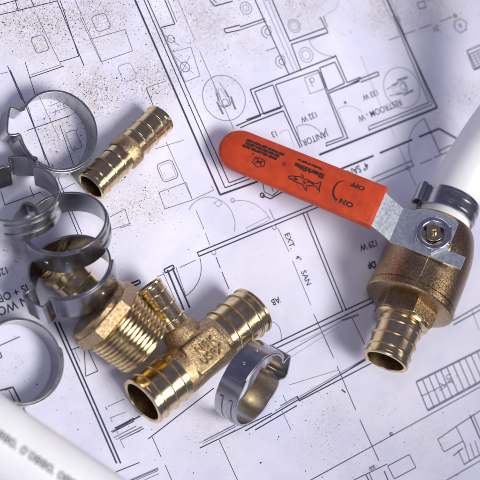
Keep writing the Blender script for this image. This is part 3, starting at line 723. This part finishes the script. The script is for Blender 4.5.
# printing on the grip, placed by its own (u, x) coordinates
pb = bmesh.new()
def crown(x):
    ins = 1.21 - abs(x)
    for (a, za), (b, zb) in zip(CROWN[:-1], CROWN[1:]):
        if ins <= b: return za + (zb - za) * (ins - a) / (b - a)
    return CROWN[-1][1]
def gw(u, x): return lev(u, lx(u) + x, gz(u, crown(x)) + 0.010)
def gtext(s, u, x, h, sx=1.0, bold=0.0, ang=0.0):
    # letters read from the valve end towards the tip and stand with their tops towards the outlet side (upside down in the picture)
    ca, sa = math.cos(ang), math.sin(ang)
    def warp(p): return gw(u + p.x * ca - p.y * sa, x + p.x * sa + p.y * ca)
    add_text(pb, s, h / .7, None, sx=sx, bold=bold, warp=warp)
def gseg(a, b, w):
    a = Vector(a); b = Vector(b); d = (b - a).normalized(); n = Vector((-d.y, d.x)) * w / 2
    vs = [pb.verts.new(gw(*(q))) for q in (a - n, b - n, b + n, a + n)]; pb.faces.new(vs)
def gpoly(P, w, close=False):
    q = list(P) + ([P[0]] if close else [])
    for a, b in zip(q[:-1], q[1:]): gseg(a, b, w)
# OFF / ON with the turn arc (near the valve end)
gtext('OFF', 4.55, -0.52, .25, 1.25, .018); gtext('ON', 4.75, 0.62, .27, 1.25, .022)
ARC = [(5.75 + .55 * -math.cos(R_(a)), 0.12 + .78 * math.sin(R_(a))) for a in range(-75, 76, 10)]
ARC = [(5.22 + .42 * math.cos(R_(a)), 0.08 + .60 * math.sin(R_(a))) for a in range(-85, 86, 10)]
for i, (a, b) in enumerate(zip(ARC[:-1], ARC[1:])): gseg(a, b, .05 + .006 * i)
# script name with the fish under it
gtext('SharkBite', 7.2, -.30, .27, 1.12, .024); gtext('Plumbing Solutions', 7.3, -.66, .11, 1.15, .022); gtext('®', 8.55, -.10, .20)
FISH = [(u_ * .82 + 1.02, x_ * .80 + .06) for u_, x_ in ((6.55, .02), (6.75, .22), (7.05, .30), (7.35, .22), (7.6, .28), (7.9, .22), (8.15, .32), (8.4, .40), (8.6, .52), (8.5, .64), (8.2, .66), (7.8, .70), (7.55, .66), (7.3, .92), (7.18, .95), (7.28, .62), (7.0, .50), (6.75, .42), (6.6, .52), (6.42, .66), (6.5, .38))]
def fz(P): return [(u_ * .82 + 1.02, x_ * .80 + .06) for u_, x_ in P]
gpoly(FISH, .06, True); gpoly(fz([(7.75, .30), (7.72, .10), (7.95, .05)]), .05); gpoly(fz([(8.2, .44), (8.0, .52)]), .13); gpoly(fz([(7.62, .42), (7.45, .55)]), .10); gpoly(fz([(8.5, .64), (8.25, .56), (8.1, .62)]), .04); gpoly(fz([(7.4, .4), (7.2, .3), (6.9, .38)]), .07); gpoly(fz([(6.42, .66), (6.35, .75)]), .04)
# three rows of small approvals text and the shield mark near the tip
gtext('600 WOG 125 WSP NSF', 9.82, -.60, .12, 1.2, .026); gtext('US 400 PSI PEX ASTM', 9.90, -.40, .12, 1.2, .026); gtext('F1807 CSA B137.5 180°F', 9.98, -.20, .12, 1.1, .026)
gpoly([(9.53, .15), (10.03, .15), (10.10, .50), (9.78, .66), (9.46, .50)], .05, True); gpoly([(9.58, .5), (9.98, .2)], .06); gpoly([(9.58, .2), (9.98, .5)], .06); gpoly([(9.64, .36), (9.92, .36)], .09)
gpoly([(10.3, .02), (10.22, .06)], .08); gseg((9.5, .3), (9.45, .4), .05)
obj('printing', pb, PRINT, lever, None)
# nut and stem
SM = Matrix(((0, 1, 0, 0), (0, 0, 1, 0), (1, 0, 0, 0), (0, 0, 0, 1)))     # lathe axis -> local Z
bm = bmesh.new()
lathe(bm, [(PZ + .2, .62), (PZ + .2, 1.03), (PZ + .215, 1.08), (PZ + .56, 1.08), (PZ + .66, .99), (PZ + .60, .62)], 6, SM, R_(14))
lathe(bm, [(PZ + .50, .955), (PZ + .655, .955), (PZ + .70, .915), (PZ + .70, .70), (PZ + .66, .65), (PZ + .20, .64)], 56, SM)
nut = obj('nut', bm, CHROME, valve, 25, 0.03)
bm = bmesh.new()
rr = lathe(bm, [(PZ - .2, .60), (PZ + .33, .60)], 40, SM); cap(bm, rr[-1])
def flat_stem(bm):
    pts = []
    for i in range(40):
        a = 2 * math.pi * i / 40; x, y = .50 * math.cos(a), .50 * math.sin(a); y = max(-.36, min(.36, y)); pts.append((x * math.cos(.4) - y * math.sin(.4), x * math.sin(.4) + y * math.cos(.4)))
    prism(bm, pts, PZ + .4, PZ + .74)
flat_stem(bm)
rr = lathe(bm, [(PZ + .735, .20), (PZ + .86, .17), (PZ + .9, .10), (PZ + .82, .07)], 24, SM); cap(bm, rr[-1])
obj('stem', bm, BRASS, valve, 30, 0.02)

# ------------------------------------------------------------------ the pipe in the valve and its clamp
PM0 = VM @ Matrix.Translation((-1.75, 0, 0))
def tube(name, pts, r, ri, label, n=40):
    bm = bmesh.new(); rings = []
    pts = [Vector(p) for p in pts]
    up = Vector((0, 0, 1))
    for j, rad in enumerate((r, ri)):
        rs = []
        for i, p in enumerate(pts):
            d = (pts[min(i + 1, len(pts) - 1)] - pts[max(0, i - 1)]).normalized(); a = d.cross(up).normalized(); b = a.cross(d)
            rs.append([bm.verts.new(p + rad * (a * math.cos(2 * math.pi * k / n) + b * math.sin(2 * math.pi * k / n))) for k in range(n)])
        rings.append(rs)
    for rs in rings:
        for A_, B_ in zip(rs[:-1], rs[1:]):
            for k in range(n): bm.faces.new((A_[k], A_[(k + 1) % n], B_[(k + 1) % n], B_[k]))
    for e in (0, -1):
        for k in range(n): bm.faces.new((rings[0][e][k], rings[0][e][(k + 1) % n], rings[1][e][(k + 1) % n], rings[1][e][k]))
    o = obj(name, bm, PEX, None, 40); o['label'] = label; o['category'] = 'pipe'; o['group'] = 'white plastic pipes'
    return o
base = VM @ Vector((-1.85, 0, 0)); dd = -dX
pts = [base + dd * t + Vector((0, 0, max(0, t - 1.4) ** 2 * 0.065)) for t in [i * .6 for i in range(38)]]
tube('plastic_pipe', pts, 1.46, 1.15, 'white plastic pipe pushed into the far end of the ball valve')
CM = VM @ Matrix(((0, 0, -1, -3.45), (0, 1, 0, 0), (1, 0, 0, 0), (0, 0, 0, 1)))   # local Z -> -X
t = clamp(VM @ Matrix(((0, 0, 1, -2.25), (1, 0, 0, 0), (0, 1, 0, 0), (0, 0, 0, 1))) @ Matrix.Translation((0, 0, -0.30)), 158, 'steel ring clamp tightened round the white pipe at the valve', R=1.60, bw=1.2, fresh=True, W_=0.46, H_=0.42, rib=(165, 305))

# ------------------------------------------------------------------ blurred pipe in the near corner
PC = [px(-230, 300, 1.5), px(-40, 400, 9.2), px(65, 470, 9.8), px(200, 560, 8.5), px(400, 760, 1.5)]
def catmull(P, n=14):
    out = []
    Q = [P[0] * 2 - P[1]] + P + [P[-1] * 2 - P[-2]]
    for i in range(1, len(Q) - 2):
        for k in range(n):
            t = k / n; a, b, c, d = Q[i - 1], Q[i], Q[i + 1], Q[i + 2]
            out.append(0.5 * ((2 * b) + (c - a) * t + (2 * a - 5 * b + 4 * c - d) * t * t + (3 * b - a - 3 * c + d) * t ** 3))
    return out + [P[-1]]
PC = [px(-232, 295, 1.9), px(-62, 404, 6.2), px(18, 458, 6.9), px(108, 518, 6.9), px(228, 597, 6.2), px(428, 725, 1.9)]
cp = catmull(PC)
near = tube('plastic_pipe', cp, 1.88, 1.5, 'out of focus white plastic pipe crossing the bottom left corner, grey printing along it')
# printing along the pipe, on the side that faces the camera
pb = bmesh.new()
a = px(18, 458, 6.9); b = px(108, 518, 6.9); dirp = (b - a).normalized(); side = TOWARD - dirp * TOWARD.dot(dirp); side.normalize(); oth = dirp.cross(side)
def pw(p, s0):
    L_ = s0 + p.x; ang = p.y / 1.89 - 0.42
    # follow the tube's centre line
    best = a + dirp * L_
    k = min(range(len(cp)), key=lambda i: (cp[i] - best).length); c0 = cp[k]; d0 = (cp[min(k + 1, len(cp) - 1)] - cp[max(0, k - 1)]).normalized()
    c = c0 + d0 * (best - c0).dot(d0)
    return c + (side * math.cos(ang) + oth * math.sin(ang)) * 1.895
add_text(pb, "0.088' 0880' 0.0880' 088", 0.54, None, sx=1.15, bold=0.006, warp=lambda p: pw(Vector((-p.x if False else p.x, p.y, 0)), -0.7))
obj('printing', pb, PRINTG, near, None)
